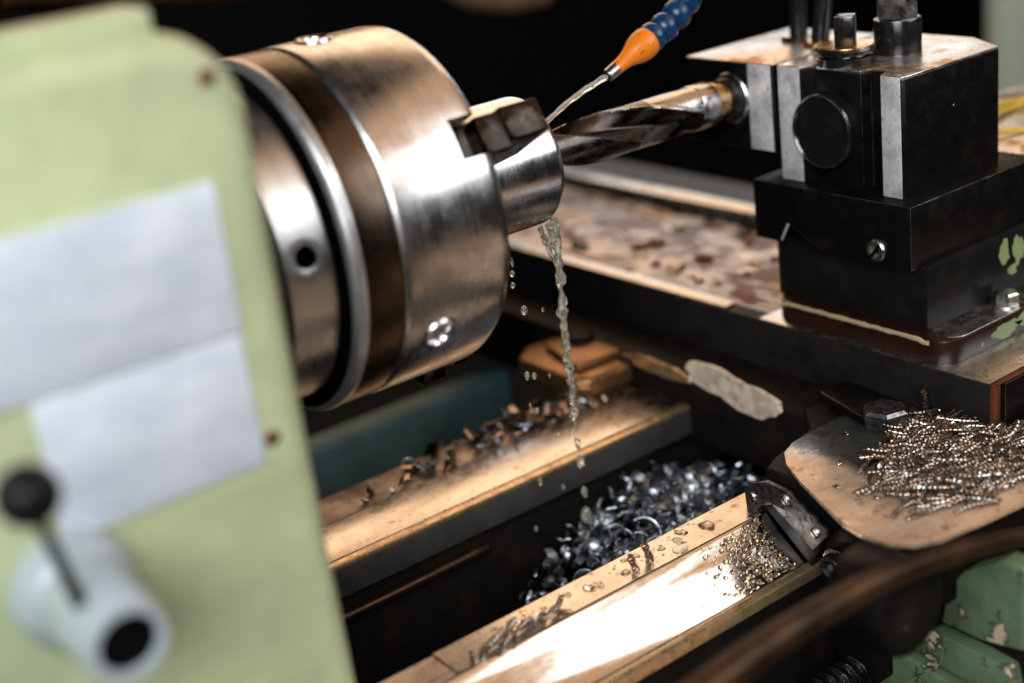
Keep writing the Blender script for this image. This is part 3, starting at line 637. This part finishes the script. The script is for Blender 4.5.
def flake(mb, c, size, rot, kind):   # kind 0: narrow curl, kind 1: broad chip
    """a broken, curved chip"""
    t = bmesh.new(); n = 7; R = size*rng.uniform(.5, 1.1); w = size*(rng.uniform(.12, .5) if kind == 0 else rng.uniform(.45, .8)); a0 = rng.uniform(.7, 2.6) if kind == 0 else rng.uniform(.4, 1.5); th = size*.05
    prev = None; Mx = rot.to_matrix()
    for i in range(n+1):
        a = a0*(i/n-.5); ww = w*(1-.5*abs(i/n-.5)); sk = (i/n-.5)*size*.5
        ring = [t.verts.new(V(c)+Mx @ V(((R+d)*math.sin(a), s*ww+sk, (R+d)*math.cos(a)-R*.6))) for d, s in ((th, -1), (th, 1), (-th, 1), (-th, -1))]
        if prev:
            for q in range(4): t.faces.new((prev[q], prev[(q+1) % 4], ring[(q+1) % 4], ring[q]))
        else: t.faces.new(ring)
        prev = ring
    t.faces.new(prev[::-1]); bmesh.ops.recalc_face_normals(t, faces=t.faces[:]); mb._merge(t)
b = MB()
for i in range(1000):
    while True:
        u = rng.gauss(0, .5); v = rng.gauss(0, .5)
        if u*u+v*v < 1: break
    x = 55.5+u*11.5; y = -4.2+v*8.5
    if y > .6 or y < -11.4: continue
    h = max(0, 1-(u*u+v*v))*5.0
    flake(b, (x, y, -28.8+h*rng.random()**.3+(rng.random()**6)*1.5), rng.uniform(.35, 1.0)*(1.2 if rng.random() < .12 else 1), Euler((rng.uniform(-1.2, 1.2), rng.uniform(-1.2, 1.2), rng.random()*6.3)), 0)
tag(build('chip_heap', b, M['chip']), 'heap of blue grey metal chips in the pit between the slideways', 'chip heap', None, 'stuff')
# loose chips along the back slideway shelf
spots = [(38.2, 6.2), (39.3, 7.3), (40.2, 6.0), (41.6, 6.4), (42.6, 7.7), (44.0, 7.0), (45.3, 6.1), (46.0, 7.4), (47.4, 6.4), (48.4, 7.5), (49.1, 6.3), (50.2, 7.2), (51.0, 6.3), (51.8, 8.1), (52.7, 6.6), (53.6, 7.4), (54.3, 6.3), (55.2, 6.9), (56.4, 6.2), (57.5, 5.9), (58.8, 5.8), (60.0, 5.7), (52.0, 9.0), (50.0, 9.0), (54.2, 8.6)]
spots += [(rng.uniform(43, 62), rng.uniform(5.5, 9.0)) for _ in range(60)]
for i, (x, y) in enumerate(spots):
    s_ = rng.uniform(.45, 1.15); b = MB()
    flake(b, (x, y, -21.2+.3*s_), s_, Euler((rng.uniform(-.8, .8), rng.uniform(-.8, .8), rng.random()*6.3)), 1)
    c_ = MB(); c_.ball((x+.2, y+.15, -21.3+.3*s_), .42*s_, 2, (1.2, .8, .6), Euler((rng.random(), rng.random(), rng.random()*3))).jitter(.3*s_, 2.3/s_)
    b._merge(c_.bm)
    tag(build('metal_chip', b, (M['chipwarm'], M['chipdark'], M['chip'], M['chipwarm'])[i % 4]), 'curved broken metal chip lying on the back slideway under the chuck', 'metal chip', 'chips on the back slideway')

# ------------------------------------------------------------------ coolant
cn = thing('coolant_hose', 'blue segmented coolant hose with orange nozzle aimed at the drill', 'coolant hose', (61, 0, 3.6))
tip = V((57.1, 0, 3.66)); tail = V((61.6, 0, 5.5)); d = (tail-tip).normalized(); Ln = (tail-tip).length
b = MB(); b.lathe(tip+d*.9, d, [(0, .38), (.05, .45), (.6, .48), (1.1, .56), (1.6, .74), (2.05, .93), (2.5, 1.0), (3.0, 1.0), (3.3, .9), (3.5, .65)], 48); nz = build('nozzle', b, M['orange'], cn)
b = MB(); b.lathe(tip+d*.1, d, [(0, .26), (0, .38), (.05, .42), (.85, .44)], 32, caps=False); build('nozzle_tip', b, M['steel'], nz)
path = spline([tail-d*.75, tail+d*1.1, (64.2, 0, 6.9), (65.6, .2, 8.4), (66.4, .4, 10.5), (66.8, .6, 13), (67.2, 1.5, 17), (68, 4, 22)], 14)
acc = 0; last = path[0]; nxt = .35; k = 0
for i in range(1, len(path)):
    acc += (path[i]-path[i-1]).length
    if acc >= nxt:
        dd = (path[i]-path[i-1]).normalized(); b = MB()
        b.lathe(path[i]-dd*.75, dd, [(0, .62), (.1, .78), (.35, .93), (.7, .98), (1.0, .94), (1.2, .82), (1.32, .72), (1.45, .7)], 40)
        build('hose_segment', b, M['blueplastic'], cn); nxt += 1.22; k += 1
b = MB(); pts = []; rr = []
for i in range(40):
    s = i/39; p = tip.lerp(V((51.2, -.1, 1.62)), s)+V((0, 0, .25*math.sin(PI*s))); pts.append(p+V((0, .012*math.sin(i*.7), .015*math.sin(i*.6)))); rr.append(.19-.04*s+.012*math.sin(i*.8))
b.tube(pts, rr, 14); tag(build('coolant_jet', b, M['coolant']), 'straight thin jet of yellowish coolant from nozzle tip to bar', 'coolant jet')
b = MB()
def strand(pts, r0, r1, amp, sd):
    P_ = spline(pts, 14); R_ = []
    for i, p in enumerate(P_):
        s = i/(len(P_)-1); w = .4+s
        p += V((mnoise.noise(V((p.z*1.3, sd, 0))), mnoise.noise(V((p.z*1.3, sd, 7))), 0))*amp*min(1, s*4)
        R_.append(max(.04, .7*(r0+(r1-r0)*s)*(1+.6*mnoise.noise(V((p.z*1.4, sd+3, 2))))))
    b.tube(P_, R_, 12)
strand([(50.2, -2.0, -3.5), (50.3, -2.0, -5), (50.15, -2, -8), (50.05, -2, -12), (50.0, -2, -15.6), (50.0, -2.0, -17)], .34, .24, .35, 1.)
strand([(49.0, -2.1, -3.7), (49.45, -2.0, -4.9), (49.95, -2, -6.4), (50.1, -2, -8.4), (50.15, -2, -10.8)], .22, .2, .25, 4.)
strand([(49.6, -2.2, -3.6), (49.95, -2.1, -4.6), (50.2, -2, -6.2), (50.0, -2, -7.6)], .3, .12, .3, 6.)
strand([(50.3, -2.1, -3.6), (50.05, -2, -5.2), (50.3, -1.9, -7.2), (50.0, -1.9, -10.2), (50.15, -1.9, -13.2)], .2, .16, .5, 12.)
strand([(49.95, -2, -11.2), (50.25, -2, -13), (50.15, -2, -15.8), (49.9, -2, -18.2)], .14, .13, .3, 9.)
for (z, r, e) in ((-18.8, .2, 2.0), (-20.1, .26, 1.9), (-22.4, .24, 1.7), (-24.1, .34, 1.9), (-26.0, .38, 2.0), (-27.6, .3, 1.6)):
    b.ball((50.05+.1*math.sin(z*3), -2, z), r, 3, (1, 1, e)).jitter(.02, 3)
tag(build('coolant_stream', b, M['coolant']), 'broken pale yellow coolant stream falling from the drilled bar to the pit', 'coolant stream')
for (x, z, r, e) in ((47.41, -5.7, .09, 3.6), (47.3, -6.4, .17, 1.2), (47.25, -7.15, .15, 1.2), (47.85, -9.0, .21, 1.4), (47.45, -13.3, .17, 1.7), (48.0, -13.5, .16, 1.4), (47.4, -15.4, .07, 3), (47.9, -15.9, .1, 2), (47.4, -20.8, .16, 2.2), (46.6, -24.0, .12, 1.8), (49.3, -9.4, .09, 1.5), (50.9, -8.2, .08, 1.4), (50.8, -14.6, .1, 1.3), (49.2, -13.9, .08, 1.8), (51.1, -17.2, .09, 1.3), (49.3, -18.2, .11, 1.6), (50.9, -20.6, .1, 1.4), (49.2, -22.0, .12, 1.6)):
    b = MB(); b.ball((x, -1, z), r, 3, (1, 1, e))
    tag(build('coolant_drop', b, M['coolant']), 'small coolant drop flying beside the falling coolant stream', 'coolant drop', 'coolant drops in the air')
# droplets lying on the front slideway
rng2 = random.Random(11); placed = []
big = [(41.3, -13.3, .5), (41.9, -13.6, .36), (38.2, -13.0, .32), (40.0, -12.9, .34), (43.8, -13.6, .42), (45.4, -12.6, .34), (46.9, -13.2, .34), (44.6, -12.5, .28), (36.2, -12.7, .36), (35.0, -12.6, .25), (49.0, -12.6, .5), (50.6, -13.2, .7), (48.2, -13.2, .5)]
for i in range(60):
    big.append((rng2.uniform(33.5, 52), rng2.uniform(-14.3, -12.2), rng2.uniform(.05, .17)))
for (x, y, r) in big:
    b = MB(); b.ball((x, y, -21.0+r*.05), r*.8, 3, (1, .72, .22), Euler((0, 0, rng2.random()*3))).jitter(r*.25, 1.2/r)
    tag(build('coolant_droplet', b, M['drop']), 'clear coolant droplet lying on the flat of the front slideway', 'droplet', 'droplets on the front slideway')
b = MB()
nrm = V((0, -.63, .777))
def slope_pt(x, s): return V((x, -14.85-(17.75-14.85)*s, -20.98-(23.33-20.98)*s))
for i in range(760):
    x = rng2.gauss(51.6, 1.7); s = rng2.uniform(.03, .97)
    if x > 53.3: continue
    r = rng2.choice([.035, .045, .05, .06, .07, .09, .12, .16])
    b.ball(slope_pt(x, s)+nrm*r*.25, r, 2, (1, 1, .75), None)
for i in range(70):
    x = rng2.uniform(36, 50); s = rng2.uniform(.03, .97); r = rng2.uniform(.03, .07)
    b.ball(slope_pt(x, s)+nrm*r*.2, r, 1, (1, 1, .7), None)
tag(build('coolant_beads', b, M['bead']), 'fine beads of coolant covering the sloped front slideway beside the wiper', 'beads', None, 'stuff')
b = MB(); b.lathe((47.6, -14.05, -20.98), (0, 0, 1), [(0, .48), (.02, .48), (.03, .44), (.03, 0)], 36); tag(build('plug_screw', b, M['steel']), 'small round grey plug set in the flat of the front slideway', 'plug')

# ------------------------------------------------------------------ background
b = MB(); b.tube([(78, 78, 45), (82, 68, 16), (86, 62, 4.5), (89.5, 60, 1.9), (93.5, 60, .9), (98.5, 60, .3)], [2.4, 2.4, 2.5, 2.7, 2.7, 2.3], 28); tag(build('machine_pipe', b, M['tube']), 'blurred reddish pipe end high behind the chuck', 'pipe')
b = MB(); b.tube([(30, 30, 12.4), (46, 30, 9.9), (60, 30, 8.6)], .9, 20); tag(build('dark_pipe', b, M['brownbar']), 'dark brown pipe crossing the top left corner behind the headstock', 'pipe')
b = MB(); b.box(184.5, 260, 60, 64, -110, 60, .6); tag(build('workshop_panel', b, M['cabinet']), 'blurred pale grey green upright panel at the upper right edge', 'panel')
b = MB(); b.box(-400, 700, 420, 430, -110, 400, 0); tag(build('wall', b, M['wall']), kind='structure')
b = MB(); b.box(-400, 700, -400, 430, -120, -110, 0); tag(build('floor', b, M['floor']), kind='structure')

# ------------------------------------------------------------------ lamps and added fills
def area(name, loc, aim, sx, sy, watt, c):
    l = bpy.data.lights.new(name, 'AREA'); l.shape = 'RECTANGLE'; l.size = sx*CM; l.size_y = sy*CM; l.energy = watt; l.color = c
    o = bpy.data.objects.new(name, l); col.objects.link(o); o.location = V(loc)*CM
    o.rotation_euler = (V(aim)-V(loc)).to_track_quat('-Z', 'Y').to_euler(); return o
area('left_lamp', (-80, -130, 95), (25, -15, -2), 130, 130, 34, (.95, .97, 1.0))
area('front_lamp', (125, -112, 70), (40, -8, 0), 100, 75, 6.3, (.92, .96, 1.0))
area('ceiling_lamp', (107, -63, 75), (44, -16, -21), 12, 34, .25, (1.0, .99, .97))
area('warm_overhead_fill', (120, -68, 100), (55, -10, -15), 230, 104, 4, (1.0, .60, .34))  # added panel standing in for a warm-lit ceiling, tints the steel reflections
area('warm_lamp', (150, 125, 102), (55, -10, -20), 190, 106, 10, (1.0, .66, .41))
area('neutral_back_fill', (195, 125, 30), (70, 0, -8), 110, 28, 1.9, (.98, .97, .96))  # added unseen neutral fill, whitens the slide and tool post tops
area('low_warm_fill', (117, -115, -85), (38, -5, -3), 70, 70, .7, (1.0, .62, .38))  # added warm fill, brightens the reflection low on the chuck
w = bpy.data.worlds.new('World'); sc.world = w; w.use_nodes = True
w.node_tree.nodes['Background'].inputs[0].default_value = (.05, .045, .04, 1); w.node_tree.nodes['Background'].inputs[1].default_value = .12

# ------------------------------------------------------------------ camera
cam = bpy.data.cameras.new('camera'); co = bpy.data.objects.new('camera', cam); col.objects.link(co)
Rt = ((.79268097, -.59741432, -.12146195), (-.30922032, -.22229802, -.92464392), (.52539477, .77050615, -.36094406))   # rows: right, down, forward
mw = Matrix(((Rt[0][0], -Rt[1][0], -Rt[2][0], 0), (Rt[0][1], -Rt[1][1], -Rt[2][1], -69.4*CM), (Rt[0][2], -Rt[1][2], -Rt[2][2], 21.35*CM), (0, 0, 0, 1)))
co.matrix_world = mw
cam.sensor_width = 36; cam.lens = 1421.4/1024*36; cam.clip_start = .02; cam.clip_end = 50
cam.dof.use_dof = True; cam.dof.focus_distance = .855; cam.dof.aperture_fstop = 2.4; cam.dof.aperture_blades = 9
sc.camera = co
sc.view_settings.view_transform = 'Standard'; sc.view_settings.look = 'None'; sc.view_settings.exposure = .5; sc.view_settings.gamma = 1
try: sc.view_settings.use_curve_mapping = False
except Exception: pass
